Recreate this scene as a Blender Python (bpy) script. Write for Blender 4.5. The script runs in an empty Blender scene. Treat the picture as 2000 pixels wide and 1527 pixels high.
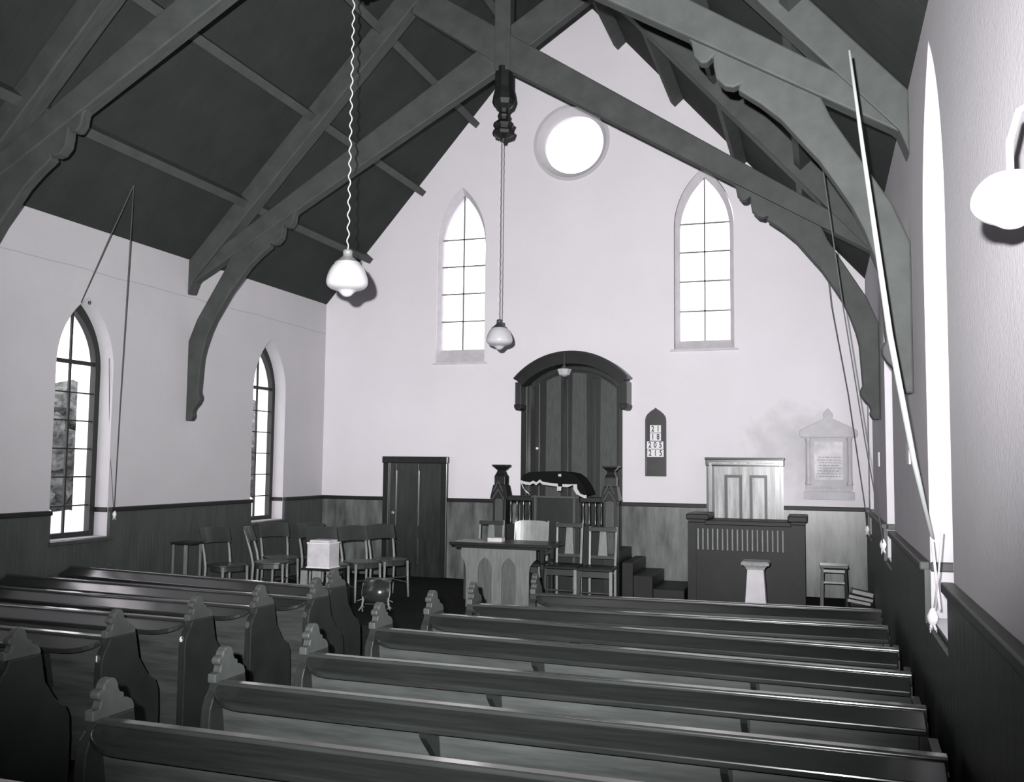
import bpy, bmesh, math, random
from mathutils import Vector, Matrix
random.seed(4)
scn = bpy.context.scene
C = scn.collection
PI = math.pi
# ------------------------------------------------------------------ room figures (metres)
W = 7.56            # nave width
ZE, ZR = 4.04, 8.36 # eaves, ridge
ZD = 1.19           # top of the dado
ZF = -0.20          # nave floor
ZP = 0.09           # platform floor
YB = -15.5          # wall behind the camera
SL = (ZR - ZE) / (W / 2)
CAM = Vector((7.0196, -12.4339, 1.70))
YAW, PITCH, ROLL, FPX = -0.3172, 0.0763, 0.0105, 1843.0

# ------------------------------------------------------------------ materials
def tone(v, warm=0.0):
    """A neutral print tone: dark tones lean to green-grey, light ones to a cool pinkish white."""
    t = min(1.0, v / 0.6)
    r = v * ((1 - t) * 0.93 + t * 1.015)
    g = v * ((1 - t) * 1.05 + t * 0.985)
    b = v * ((1 - t) * 0.97 + t * 1.03)
    return (min(r, 1), min(g, 1), min(b, 1), 1)

def mat(name, v, rough=0.6, var=0.0, scale=6.0, stretch=(1, 1, 1), bump=0.0, spec=0.5, coat=0.0, v2=None, coord='Object', grooves=None, detail=5, metal=0.0):
    m = bpy.data.materials.new(name); m.use_nodes = True
    nt = m.node_tree; N = nt.nodes; L = nt.links
    b = N['Principled BSDF']
    b.inputs['Roughness'].default_value = rough
    b.inputs['Specular IOR Level'].default_value = spec
    b.inputs['Coat Weight'].default_value = coat
    b.inputs['Coat Roughness'].default_value = 0.14; b.inputs['Coat IOR'].default_value = 1.5
    b.inputs['Metallic'].default_value = metal
    lo = tone(max(0.0, v * (1 - var))); hi = tone(v2 if v2 is not None else v * (1 + var))
    tc = N.new('ShaderNodeTexCoord'); mp = N.new('ShaderNodeMapping')
    if coord == 'World':
        g = N.new('ShaderNodeNewGeometry'); L.new(g.outputs['Position'], mp.inputs['Vector'])
    else:
        L.new(tc.outputs[coord], mp.inputs['Vector'])
    mp.inputs['Scale'].default_value = stretch
    nz = N.new('ShaderNodeTexNoise'); nz.inputs['Scale'].default_value = scale; nz.inputs['Detail'].default_value = detail
    nz.inputs['Roughness'].default_value = 0.6
    L.new(mp.outputs['Vector'], nz.inputs['Vector'])
    cr = N.new('ShaderNodeValToRGB'); L.new(nz.outputs['Fac'], cr.inputs['Fac'])
    cr.color_ramp.elements[0].position = 0.3; cr.color_ramp.elements[1].position = 0.7
    cr.color_ramp.elements[0].color = lo; cr.color_ramp.elements[1].color = hi
    L.new(cr.outputs['Color'], b.inputs['Base Color'])
    h = nz.outputs['Fac']
    if bump:
        bp = N.new('ShaderNodeBump'); bp.inputs['Strength'].default_value = bump; bp.inputs['Distance'].default_value = 0.01
        L.new(h, bp.inputs['Height']); L.new(bp.outputs['Normal'], b.inputs['Normal'])
    if grooves:
        axis, pitch, width, depth = grooves
        g = N.new('ShaderNodeNewGeometry'); sx = N.new('ShaderNodeSeparateXYZ'); L.new(g.outputs['Position'], sx.inputs[0])
        d = N.new('ShaderNodeMath'); d.operation = 'DIVIDE'; L.new(sx.outputs[axis], d.inputs[0]); d.inputs[1].default_value = pitch
        f = N.new('ShaderNodeMath'); f.operation = 'FRACT'; L.new(d.outputs[0], f.inputs[0])
        s = N.new('ShaderNodeMath'); s.operation = 'SUBTRACT'; L.new(f.outputs[0], s.inputs[0]); s.inputs[1].default_value = 0.5
        a = N.new('ShaderNodeMath'); a.operation = 'ABSOLUTE'; L.new(s.outputs[0], a.inputs[0])
        mr = N.new('ShaderNodeMapRange'); L.new(a.outputs[0], mr.inputs['Value'])
        mr.inputs['From Min'].default_value = 0.0; mr.inputs['From Max'].default_value = width / pitch
        bp = N.new('ShaderNodeBump'); bp.inputs['Strength'].default_value = depth; bp.inputs['Distance'].default_value = 0.02
        L.new(mr.outputs[0], bp.inputs['Height']); L.new(bp.outputs['Normal'], b.inputs['Normal'])
    return m

def plaster(name, v, var, seam=None, stain=None):
    m = mat(name, v, rough=0.9, var=var, scale=1.1, coord='World', spec=0.15, detail=8)
    nt = m.node_tree; N = nt.nodes; L = nt.links; b = N['Principled BSDF']
    src = b.inputs['Base Color'].links[0].from_socket
    # fine grain
    g = N.new('ShaderNodeNewGeometry')
    n2 = N.new('ShaderNodeTexNoise'); n2.inputs['Scale'].default_value = 60; n2.inputs['Detail'].default_value = 3
    L.new(g.outputs['Position'], n2.inputs['Vector'])
    bp = N.new('ShaderNodeBump'); bp.inputs['Strength'].default_value = 0.25; bp.inputs['Distance'].default_value = 0.006
    L.new(n2.outputs['Fac'], bp.inputs['Height']); L.new(bp.outputs['Normal'], b.inputs['Normal'])
    sx = N.new('ShaderNodeSeparateXYZ'); L.new(g.outputs['Position'], sx.inputs[0])
    if seam:
        n3 = N.new('ShaderNodeTexNoise'); n3.inputs['Scale'].default_value = 1.5; L.new(g.outputs['Position'], n3.inputs['Vector'])
        w = N.new('ShaderNodeMath'); w.operation = 'MULTIPLY_ADD'; L.new(n3.outputs['Fac'], w.inputs[0]); w.inputs[1].default_value = 0.05; L.new(sx.outputs[2], w.inputs[2])
        s = N.new('ShaderNodeMath'); s.operation = 'COMPARE'; L.new(w.outputs[0], s.inputs[0]); s.inputs[1].default_value = seam + 0.025; s.inputs[2].default_value = 0.006
        k = N.new('ShaderNodeMath'); k.operation = 'MULTIPLY'; L.new(s.outputs[0], k.inputs[0]); k.inputs[1].default_value = 0.3
        mx = N.new('ShaderNodeMix'); mx.data_type = 'RGBA'; L.new(k.outputs[0], mx.inputs['Factor']); L.new(src, mx.inputs['A']); mx.inputs['B'].default_value = tone(v * 0.3)
        src = mx.outputs['Result']
    if stain:   # damp patch: centre, radii
        cx, cz, rx, rz, st = stain
        acc = []
        for o, c, r in ((0, cx, rx), (2, cz, rz)):
            a = N.new('ShaderNodeMath'); a.operation = 'SUBTRACT'; L.new(sx.outputs[o], a.inputs[0]); a.inputs[1].default_value = c
            q = N.new('ShaderNodeMath'); q.operation = 'DIVIDE'; L.new(a.outputs[0], q.inputs[0]); q.inputs[1].default_value = r
            p = N.new('ShaderNodeMath'); p.operation = 'POWER'; L.new(q.outputs[0], p.inputs[0]); p.inputs[1].default_value = 2
            acc.append(p)
        s = N.new('ShaderNodeMath'); s.operation = 'ADD'; L.new(acc[0].outputs[0], s.inputs[0]); L.new(acc[1].outputs[0], s.inputs[1])
        n4 = N.new('ShaderNodeTexNoise'); n4.inputs['Scale'].default_value = 5; n4.inputs['Detail'].default_value = 6; L.new(g.outputs['Position'], n4.inputs['Vector'])
        t = N.new('ShaderNodeMath'); t.operation = 'MULTIPLY_ADD'; L.new(n4.outputs['Fac'], t.inputs[0]); t.inputs[1].default_value = 2.2; L.new(s.outputs[0], t.inputs[2])
        mr = N.new('ShaderNodeMapRange'); L.new(t.outputs[0], mr.inputs['Value']); mr.inputs['From Min'].default_value = 2.1; mr.inputs['From Max'].default_value = 1.1
        k = N.new('ShaderNodeMath'); k.operation = 'MULTIPLY'; L.new(mr.outputs[0], k.inputs[0]); k.inputs[1].default_value = st
        mx = N.new('ShaderNodeMix'); mx.data_type = 'RGBA'; L.new(k.outputs[0], mx.inputs['Factor']); L.new(src, mx.inputs['A']); mx.inputs['B'].default_value = tone(v * 0.45)
        src = mx.outputs['Result']
    L.new(src, b.inputs['Base Color'])
    return m

M = {}
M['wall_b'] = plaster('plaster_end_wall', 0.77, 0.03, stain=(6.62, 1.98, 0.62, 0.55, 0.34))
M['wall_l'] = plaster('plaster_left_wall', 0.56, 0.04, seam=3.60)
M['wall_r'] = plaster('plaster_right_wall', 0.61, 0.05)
M['reveal'] = mat('reveal_plaster', 0.54, rough=0.9, var=0.03, spec=0.1)
M['surround'] = mat('painted_surround', 0.60, rough=0.8, var=0.08, scale=9, spec=0.2)
M['outwall'] = mat('outside_render', 0.9, rough=0.9, spec=0.1)
M['roof'] = mat('roof_boards', 0.040, rough=0.85, var=0.12, scale=3, coord='World', spec=0.1, grooves=(1, 0.14, 0.012, 0.07))
M['timber'] = mat('truss_timber', 0.058, rough=0.65, var=0.2, scale=5, stretch=(1, 6, 1), spec=0.3, bump=0.1)
M['purlin'] = mat('purlin_timber', 0.070, rough=0.7, var=0.15, scale=5, spec=0.3)
M['pew'] = mat('pew_varnished_wood', 0.020, rough=0.27, var=0.30, scale=5, stretch=(0.5, 8, 8), spec=0.3, bump=0.015, coat=0.45)
M['pewback'] = mat('pew_back_wood', 0.060, rough=0.45, var=0.35, scale=4, stretch=(0.6, 6, 6), spec=0.4, bump=0.08)
M['pewtop'] = mat('pew_rail_glossy', 0.032, rough=0.22, var=0.25, scale=5, stretch=(0.5, 8, 8), spec=0.7, coat=0.6)  # top rail, a little lighter and glossier than the pew wood
M['pewend'] = mat('pew_end_wood', 0.024, rough=0.4, var=0.25, scale=5, stretch=(6, 1, 0.8), spec=0.4, bump=0.05)
M['finial'] = mat('pew_finial_wood', 0.065, rough=0.5, var=0.25, scale=8, spec=0.4)
M['dado_b'] = mat('end_wall_panelling', 0.13, rough=0.34, var=0.65, scale=2.2, stretch=(3, 1, 0.7), spec=0.5, coord='World', detail=7, coat=0.25)
M['dado_s'] = mat('side_wall_boarding', 0.066, rough=0.5, var=0.2, scale=3, stretch=(1, 3, 0.6), spec=0.4, coord='World', grooves=(1, 0.115, 0.008, 0.28))
M['cap'] = mat('dado_cap_wood', 0.016, rough=0.5, var=0.2, spec=0.3)
M['capr'] = mat('dado_cap_lit', 0.055, rough=0.5, var=0.2, spec=0.4)  # paler cap tone, standing in for light along the right rail's top
M['dark'] = mat('dark_oak', 0.013, rough=0.4, var=0.3, scale=6, stretch=(2, 2, .6), spec=0.45, coat=0.15)
M['darker'] = mat('near_black_oak', 0.012, rough=0.5, var=0.3, spec=0.3)
M['panel'] = mat('hood_panel_oak', 0.066, rough=0.55, var=0.22, scale=9, stretch=(3, 3, 0.7), spec=0.35)
M['door'] = mat('dark_door_varnish', 0.030, rough=0.28, var=0.35, scale=4, stretch=(5, 5, 0.6), spec=0.6, coat=0.5)
M['doorlt'] = mat('door_varnish_painted_sheen', 0.06, rough=0.35, var=0.2, scale=3.0, stretch=(6, 5, 0.6), spec=0.6, coat=0.3, v2=0.50, detail=6)  # varnish with the flash's sheen painted in as pale streaks
M['light_oak'] = mat('table_light_oak', 0.165, rough=0.5, var=0.22, scale=9, stretch=(5, 5, 0.6), spec=0.35, bump=0.05)
M['mid_oak'] = mat('table_recess_oak', 0.10, rough=0.5, var=0.25, scale=9, stretch=(5, 5, 0.6), spec=0.35)
M['pale_wood'] = mat('pale_chair_back', 0.30, rough=0.35, var=0.2, scale=5, stretch=(3, 3, .8), spec=0.5)
M['chair_d'] = mat('chair_dark_wood', 0.036, rough=0.4, var=0.25, scale=8, spec=0.5, coat=0.3)
M['chair_l'] = mat('chair_lit_edge_wood', 0.24, rough=0.4, var=0.2, scale=8, spec=0.5)  # edges caught by the light, put into a paler leg tone
M['splat'] = mat('chair_splat_wood', 0.19, rough=0.5, var=0.2, scale=8, stretch=(4, 4, 1))
M['white'] = mat('white_card', 0.82, rough=0.7, spec=0.2)
M['opal'] = mat('opal_glass', 0.52, rough=0.25, spec=0.6)
M['metal'] = mat('gallery_metal', 0.35, rough=0.35, spec=0.6, metal=0.4)
M['dmetal'] = mat('dark_gallery_metal', 0.05, rough=0.4, spec=0.6)
M['polew'] = mat('white_painted_pole', 0.30, rough=0.5, spec=0.4)
M['flexw'] = mat('white_flex', 0.5, rough=0.6)
M['flexshadow'] = mat('flex_cast_shadow', 0.10, rough=0.6)  # cast-shadow tone of the farther lamp's flex
M['cord'] = mat('window_cord', 0.10, rough=0.8, spec=0.1)
M['cordw'] = mat('pale_cord', 0.62, rough=0.8, spec=0.1)
M['frame'] = mat('window_frame_dark', 0.022, rough=0.5, spec=0.4)
M['leadbar'] = mat('leaded_bar', 0.20, rough=0.6)
M['velvet'] = mat('dark_velvet', 0.010, rough=0.95, spec=0.05)
M['fringe'] = mat('pale_fringe', 0.52, rough=0.9, var=0.15, scale=60, spec=0.05)
M['box'] = mat('pale_box_linen', 0.56, rough=0.7, var=0.14, scale=9, spec=0.2)
M['stand'] = mat('stand_light_wood', 0.26, rough=0.6, var=0.2, scale=8, stretch=(3, 3, 1))
M['stone'] = mat('pedestal_stone', 0.62, rough=0.7, var=0.08, scale=8, spec=0.2)
M['stone2'] = mat('pedestal_cap_stone', 0.33, rough=0.7, var=0.3, scale=22, spec=0.2, bump=0.4)
M['marble'] = mat('memorial_marble', 0.52, rough=0.7, var=0.10, scale=7, spec=0.3)
M['marble2'] = mat('memorial_inner_marble', 0.64, rough=0.7, var=0.3, scale=4, spec=0.2)
M['letter'] = mat('letter_grey', 0.22, rough=0.7)
M['ink'] = mat('numeral_ink', 0.035, rough=0.7)
M['floor'] = mat('nave_floor_boards', 0.022, rough=0.5, var=0.3, scale=3, coord='World', spec=0.3, grooves=(0, 0.15, 0.01, 0.4))
M['carpet'] = mat('platform_carpet', 0.018, rough=0.95, var=0.3, scale=20, coord='World', spec=0.05)
M['pages'] = mat('book_pages', 0.42, rough=0.8, var=0.3, scale=30, stretch=(1, 1, 12))
M['cover'] = mat('book_cover', 0.09, rough=0.6)
M['ground'] = mat('outside_ground', 0.4, rough=0.95, var=0.1, coord='World', spec=0.0)
M['leaf'] = mat('outside_leaves', 0.045, rough=0.9, var=0.6, scale=7, coord='World', spec=0.1, detail=8, v2=0.17)
M['heater'] = mat('heater_reflector', 0.07, rough=0.22, spec=0.9, metal=0.5)
M['hfoot'] = mat('heater_feet_metal', 0.22, rough=0.4, spec=0.6)
def glassmat():
    m = bpy.data.materials.new('window_glass'); m.use_nodes = True
    N = m.node_tree.nodes; L = m.node_tree.links; N.clear()
    o = N.new('ShaderNodeOutputMaterial'); t = N.new('ShaderNodeBsdfTransparent'); g = N.new('ShaderNodeBsdfGlossy'); g.inputs['Roughness'].default_value = 0.05
    t.inputs['Color'].default_value = (0.97, 0.96, 0.97, 1)
    mx = N.new('ShaderNodeMixShader'); mx.inputs[0].default_value = 0.05; L.new(t.outputs[0], mx.inputs[1]); L.new(g.outputs[0], mx.inputs[2]); L.new(mx.outputs[0], o.inputs[0])
    return m
M['glass'] = glassmat()

# ------------------------------------------------------------------ mesh helpers
def nb(): return bmesh.new()
def box(bm, x0, x1, y0, y1, z0, z1):
    vs = [bm.verts.new((x, y, z)) for z in (z0, z1) for y in (y0, y1) for x in (x0, x1)]
    for f in ((0, 2, 3, 1), (4, 5, 7, 6), (0, 1, 5, 4), (2, 6, 7, 3), (0, 4, 6, 2), (1, 3, 7, 5)):
        bm.faces.new([vs[i] for i in f])
    return vs
AX = {'y': lambda a, b, t: (a, t, b), 'x': lambda a, b, t: (t, a, b), 'z': lambda a, b, t: (a, b, t)}
def prism(bm, pts, t0, t1, axis='y'):
    """pts in the plane square to axis; extruded t0..t1."""
    f = AX[axis]
    a = [bm.verts.new(f(p[0], p[1], t0)) for p in pts]; b = [bm.verts.new(f(p[0], p[1], t1)) for p in pts]
    n = len(pts)
    bm.faces.new(a); bm.faces.new(list(reversed(b)))
    for i in range(n): bm.faces.new((a[i], b[i], b[(i + 1) % n], a[(i + 1) % n]))
    return a + b
def strip(bm, outer, inner, t0, t1, axis='y', closed=True):
    """ring (or open band) between two equal-length outlines, extruded."""
    f = AX[axis]; n = len(outer)
    V = [[bm.verts.new(f(p[0], p[1], t)) for p in ol] for t in (t0, t1) for ol in (outer, inner)]
    o0, i0, o1, i1 = V
    rng = range(n if closed else n - 1)
    for i in rng:
        j = (i + 1) % n
        bm.faces.new((o0[i], o0[j], i0[j], i0[i])); bm.faces.new((o1[i], i1[i], i1[j], o1[j]))
        bm.faces.new((o0[i], o1[i], o1[j], o0[j])); bm.faces.new((i0[i], i0[j], i1[j], i1[i]))
    if not closed:
        for k in (0, n - 1): bm.faces.new((o0[k], i0[k], i1[k], o1[k]))
def lathe(bm, prof, c=(0, 0, 0), n=24, sx=1.0, sy=1.0):
    rings = []
    for r, z in prof:
        if r < 1e-5: rings.append([bm.verts.new((c[0], c[1], c[2] + z))])
        else: rings.append([bm.verts.new((c[0] + sx * r * math.cos(2 * PI * k / n), c[1] + sy * r * math.sin(2 * PI * k / n), c[2] + z)) for k in range(n)])
    for a, b in zip(rings, rings[1:]):
        for k in range(n):
            j = (k + 1) % n
            if len(a) == 1 and len(b) == 1: continue
            if len(a) == 1: bm.faces.new((a[0], b[j], b[k]))
            elif len(b) == 1: bm.faces.new((a[k], a[j], b[0]))
            else: bm.faces.new((a[k], a[j], b[j], b[k]))
    if len(rings[0]) > 1: bm.faces.new(list(reversed(rings[0])))
    if len(rings[-1]) > 1: bm.faces.new(rings[-1])
def tube(bm, pts, r, n=8):
    P = [Vector(p) for p in pts]; rs = r if isinstance(r, (list, tuple)) else [r] * len(P)
    prev = None; rings = []
    for i, p in enumerate(P):
        d = (P[min(i + 1, len(P) - 1)] - P[max(i - 1, 0)]).normalized()
        u = d.orthogonal().normalized() if prev is None else (prev - d * prev.dot(d)).normalized()
        prev = u; v = d.cross(u)
        rings.append([bm.verts.new(p + (u * math.cos(2 * PI * k / n) + v * math.sin(2 * PI * k / n)) * rs[i]) for k in range(n)])
    for a, b in zip(rings, rings[1:]):
        for k in range(n): bm.faces.new((a[k], a[(k + 1) % n], b[(k + 1) % n], b[k]))
    bm.faces.new(list(reversed(rings[0]))); bm.faces.new(rings[-1])
def bar(bm, a, b, w, h=None):
    """square bar from a to b"""
    h = h or w; a = Vector(a); b = Vector(b); d = (b - a).normalized()
    u = Vector((0, 0, 1)).cross(d)
    u = u.normalized() if u.length > 1e-3 else Vector((1, 0, 0))
    v = d.cross(u)
    q = [(-w / 2, -h / 2), (w / 2, -h / 2), (w / 2, h / 2), (-w / 2, h / 2)]
    A = [bm.verts.new(a + u * x + v * y) for x, y in q]; B = [bm.verts.new(b + u * x + v * y) for x, y in q]
    bm.faces.new(list(reversed(A))); bm.faces.new(B)
    for k in range(4): bm.faces.new((A[k], A[(k + 1) % 4], B[(k + 1) % 4], B[k]))
def obj(name, bm, m, parent=None, bevel=0.0, smooth=False, seg=2):
    bmesh.ops.recalc_face_normals(bm, faces=bm.faces)
    me = bpy.data.meshes.new(name); bm.to_mesh(me); bm.free()
    me.materials.append(M[m] if isinstance(m, str) else m)
    o = bpy.data.objects.new(name, me); C.objects.link(o)
    if parent is not None: o.parent = parent
    if bevel:
        b = o.modifiers.new('edge', 'BEVEL'); b.width = bevel; b.segments = seg; b.limit_method = 'ANGLE'; b.angle_limit = 0.7
    if smooth:
        for p in me.polygons: p.use_smooth = True
    return o
def struct(name, bm, m, label=None, parent=None, **k):
    o = obj(name, bm, m, parent, **k)
    if parent is None: o['kind'] = 'structure'
    if label: o['label'] = label
    return o
def tag(o, label, cat, group=None):
    o['label'] = label; o['category'] = cat
    if group: o['group'] = group
    return o
def thing(name, label, cat, loc=(0, 0, 0), rz=0.0, group=None):
    o = bpy.data.objects.new(name, None); C.objects.link(o)
    o.empty_display_size = 0.1; o.location = loc; o.rotation_euler = (0, 0, rz)
    return tag(o, label, cat, group)
def copy_tree(o, parent=None):
    c = o.copy(); C.objects.link(c); c.parent = parent
    for ch in list(o.children): copy_tree(ch, c)
    return c
def lancet(cx, z0, zs, za, w, n=14):
    """pointed-arch outline, counter-clockwise from the bottom left"""
    a = w / 2; h = za - zs; r = (a * a + h * h) / (2 * a)
    p = [(cx - a, z0), (cx + a, z0)]
    for i in range(n + 1):       # right arc, centre at (cx + a - r, zs)
        t = math.asin(min(1, h / r)) * i / n
        p.append((cx + a - r + r * math.cos(t), zs + r * math.sin(t)))
    for i in range(n - 1, -1, -1):
        t = math.asin(min(1, h / r)) * i / n
        p.append((cx - a + r - r * math.cos(t), zs + r * math.sin(t)))
    return p
def circle(cx, cz, r, n=48): return [(cx + r * math.cos(2 * PI * k / n), cz + r * math.sin(2 * PI * k / n)) for k in range(n)]
def holed(bm, outer, holes, t0, t1, axis):
    f = AX[axis]; E = []
    for loop in [outer] + holes:
        vs = [bm.verts.new(f(p[0], p[1], t0)) for p in loop]
        E += [bm.edges.new((vs[i], vs[(i + 1) % len(vs)])) for i in range(len(vs))]
    r = bmesh.ops.triangle_fill(bm, use_beauty=True, use_dissolve=False, edges=E)
    faces = [g for g in r['geom'] if isinstance(g, bmesh.types.BMFace)]
    ex = bmesh.ops.extrude_face_region(bm, geom=faces)
    vs = [g for g in ex['geom'] if isinstance(g, bmesh.types.BMVert)]
    d = Vector(f(0, 0, t1)) - Vector(f(0, 0, t0))
    bmesh.ops.translate(bm, vec=d, verts=vs)

def numeral(txt, size, off, m, parent):
    cu = bpy.data.curves.new('numeral', 'FONT'); cu.body = txt; cu.size = size; cu.align_x = 'CENTER'; cu.align_y = 'CENTER'; cu.extrude = .001; cu.offset = off
    tmp = bpy.data.objects.new('numeral_curve', cu); C.objects.link(tmp); dg = bpy.context.evaluated_depsgraph_get()
    me = bpy.data.meshes.new_from_object(tmp.evaluated_get(dg)); bpy.data.objects.remove(tmp, do_unlink=True)
    me.materials.clear(); me.materials.append(M[m]); o = bpy.data.objects.new('numeral', me); C.objects.link(o); o.parent = parent
    return o
# ------------------------------------------------------------------ the shell
TH = 0.45
LWIN = [-4.795, -1.455, -8.13]                  # centres of the left windows along y
RWIN = [(-7.40, 0.95, 2.85, 3.85), (-3.90, 0.92, 2.62, 3.33), (-0.80, 0.80, 2.62, 3.33)]
WZ0, WZS, WZA, WW = 0.90, 2.62, 3.33, 0.79
def side_wall(name, x0, x1, wins, m):
    bm = nb()
    holed(bm, [(YB, ZF - 0.1), (0.0, ZF - 0.1), (0.0, ZE + 0.12), (YB, ZE + 0.12)], [lancet(c, WZ0, zs, za, w) for c, w, zs, za in wins], x0, x1, 'x')
    return struct(name, bm, m)
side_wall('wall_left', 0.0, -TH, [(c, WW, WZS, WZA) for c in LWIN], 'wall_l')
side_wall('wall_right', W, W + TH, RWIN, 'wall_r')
def gable(ya, yb, name, m, holes=()):
    bm = nb()
    holed(bm, [(-TH, ZF - 0.1), (W + TH, ZF - 0.1), (W + TH, ZE - SL * TH + .1), (W / 2, ZR + 0.1), (-TH, ZE - SL * TH + .1)], list(holes), ya, yb, 'y')
    return struct(name, bm, m)
BWIN = [(2.152, 4.95, 5.64), (5.577, 4.95, 5.62)]
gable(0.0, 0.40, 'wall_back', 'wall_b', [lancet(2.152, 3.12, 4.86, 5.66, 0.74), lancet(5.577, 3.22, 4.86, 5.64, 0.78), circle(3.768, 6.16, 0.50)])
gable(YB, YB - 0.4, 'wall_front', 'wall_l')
for s, nm in ((0, 'ceiling_left'), (1, 'ceiling_right')):
    bm = nb()
    e = [(-0.5, ZE - SL * 0.5), (W / 2, ZR), (W / 2, ZR + 0.15), (-0.5, ZE - SL * 0.5 + 0.15)]
    if s: e = [(W - x, z) for x, z in e]
    prism(bm, e, YB - 0.4, 0.4)
    struct(nm, bm, 'roof', 'dark boarded slope of the open roof')
bm = nb(); box(bm, -TH, W + TH, YB - 0.4, 0.4, ZF - 0.15, ZF); struct('floor', bm, 'floor')
bm = nb(); box(bm, 0, W, -3.9, 0, ZF, ZP); struct('floor_platform', bm, 'carpet', 'dark raised platform across the end of the nave')

# ---- dado boarding and caps
def dado_side(x, s, wins, nb_, ncap, capm):
    """s = +1: boards stand out towards +x"""
    bm = nb(); bc = nb()
    ys = sorted([(c - w / 2, c + w / 2) for c, w in wins]); y = YB
    t = 0.03
    for a, b in ys + [(0.0, 0.0)]:
        box(bm, min(x, x + s * t), max(x, x + s * t), y, a, ZF, ZD - 0.03)
        box(bc, min(x, x + s * 0.055), max(x, x + s * 0.055), y, a, ZD - 0.035, ZD + 0.012)
        if b > a:
            box(bm, min(x, x + s * t), max(x, x + s * t), a, b, ZF, WZ0 - 0.02)
            for yy in (a, b):   # cap runs back into the reveal
                q = 0.016 if yy == a else -0.016
                box(bc, min(x, x - s * 0.2), max(x, x - s * 0.2), min(yy, yy + q), max(yy, yy + q), ZD - 0.04, ZD + 0.012)
        y = b
    struct(nb_, bm, 'dado_s', 'dark vertical board dado'); struct(ncap, bc, capm, 'cap rail of the dado', bevel=0.008)
dado_side(0.0, 1, [(c, WW) for c in LWIN], 'trim_1', 'trim_2', 'cap')
dado_side(W, -1, [(c, w) for c, w, _a, _b in RWIN], 'trim_3', 'trim_4', 'capr')
bm = nb(); bc = nb()
for a, b in ((0.0, 1.02), (2.01, 3.10), (4.47, 5.61), (6.56, W)):
    box(bm, a, b, -0.025, 0, ZP, ZD - 0.03); box(bc, a, b, -0.05, 0, ZD - 0.04, ZD + 0.012)
struct('trim_5', bm, 'dado_b', 'mottled varnished panelling of the end wall'); struct('trim_6', bc, 'cap', 'cap rail of the end wall panelling', bevel=0.008)

# ---- side windows
def side_window(i, c, w, x, s, WZS=WZS, WZA=WZA):
    """x = glass plane; frame dark, two lights wide"""
    root_bm = nb()
    o = lancet(c, WZ0 + .0, WZS, WZA, w); inn = lancet(c, WZ0 + 0.06, WZS, WZA - 0.13, w - 0.15)
    strip(root_bm, o, inn, x - 0.035, x + 0.035, 'x')
    r = struct('window_%d' % i, root_bm, 'frame', 'dark pointed window frame in the side wall')
    bm = nb()
    box(bm, x - .011, x + .011, c - .011, c + .011, WZ0 + .05, WZA - .12)
    obj('mullion', bm, 'frame', r)
    bm = nb(); box(bm, x - .02, x + .02, c - w / 2 + .05, c + w / 2 - .05, 2.66, 2.70)
    obj('transom', bm, 'frame', r)
    bm = nb()
    for z in (1.225, 1.515, 1.80, 2.085, 2.37):
        box(bm, x - .01, x + .01, c - w / 2 + .07, c + w / 2 - .07, z - .007, z + .007)
    obj('glazing_bar', bm, 'frame', r)
    bm = nb(); prism(bm, lancet(c, WZ0 + 0.05, WZS, WZA - 0.12, w - 0.14), x - .003, x + .003, 'x'); obj('pane', bm, 'glass', r)
    pj = .27 if s > 0 else .205
    bm = nb(); box(bm, min(x, x + s * pj), max(x, x + s * pj), c - w / 2 - .02, c + w / 2 + .02, WZ0 - .035, WZ0 + .004); obj('window_sill', bm, 'capr' if s > 0 else 'cap', r, bevel=0.006)
    bm = nb(); o = lancet(c, WZ0 + .006, WZS, WZA - .004, w - .006); inn = lancet(c, WZ0 + .02, WZS, WZA - .012, w - .02)
    xo = -TH if s > 0 else W + TH
    strip(bm, o, inn, min(x - s * .035, xo), max(x - s * .035, xo), 'x'); obj('outer_reveal', bm, 'outwall', r)
    bm = nb(); o = lancet(c, WZ0 + .006, WZS, WZA - .004, w - .006); inn = lancet(c, WZ0 + .010, WZS, WZA - .010, w - .014)
    xi = 0.0 if s > 0 else W
    strip(bm, o, inn, min(x + s * .035, xi), max(x + s * .035, xi), 'x'); obj('inner_reveal', bm, 'reveal', r)
for i, c in enumerate(LWIN): side_window(i + 1, c, WW, -0.20, 1)
for i, (c, w, a, b) in enumerate(RWIN): side_window(i + 4, c, w, W + 0.20, -1, a, b)

# ---- windows of the end wall
def end_window(i, c, z0, zg, zs, za, w, bars):
    bm = nb()
    ow = lancet(c, z0, 4.86, za + 0.10, w + 0.10); iw = lancet(c, zg, zs, za, w)
    # splayed painted surround between wall face and glass, frame at y=0.10
    f0 = [bm.verts.new((p[0], 0.001, p[1])) for p in ow]; f1 = [bm.verts.new((p[0], 0.10, p[1])) for p in iw]; n = len(ow)
    for k in range(n): bm.faces.new((f0[k], f0[(k + 1) % n], f1[(k + 1) % n], f1[k]))
    f2 = [bm.verts.new((p[0], 0.16, p[1])) for p in iw]
    for k in range(n): bm.faces.new((f1[k], f1[(k + 1) % n], f2[(k + 1) % n], f2[k]))
    f3 = [bm.verts.new((p[0], 0.16, p[1])) for p in ow]
    for k in range(n): bm.faces.new((f2[k], f2[(k + 1) % n], f3[(k + 1) % n], f3[k]))
    r = struct('window_%d' % i, bm, 'surround', 'tall pointed window high in the end wall')
    bm = nb(); box(bm, c - .009, c + .009, .105, .125, zg, za - .01)
    for z in bars: box(bm, c - w / 2, c + w / 2, .105, .125, z - .009, z + .009)
    obj('glazing_bar', bm, 'leadbar', r)
    bm = nb(); prism(bm, lancet(c, zg - .01, zs, za + .005, w + .01), .126, .130); obj('pane', bm, 'glass', r)
    return r
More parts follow.
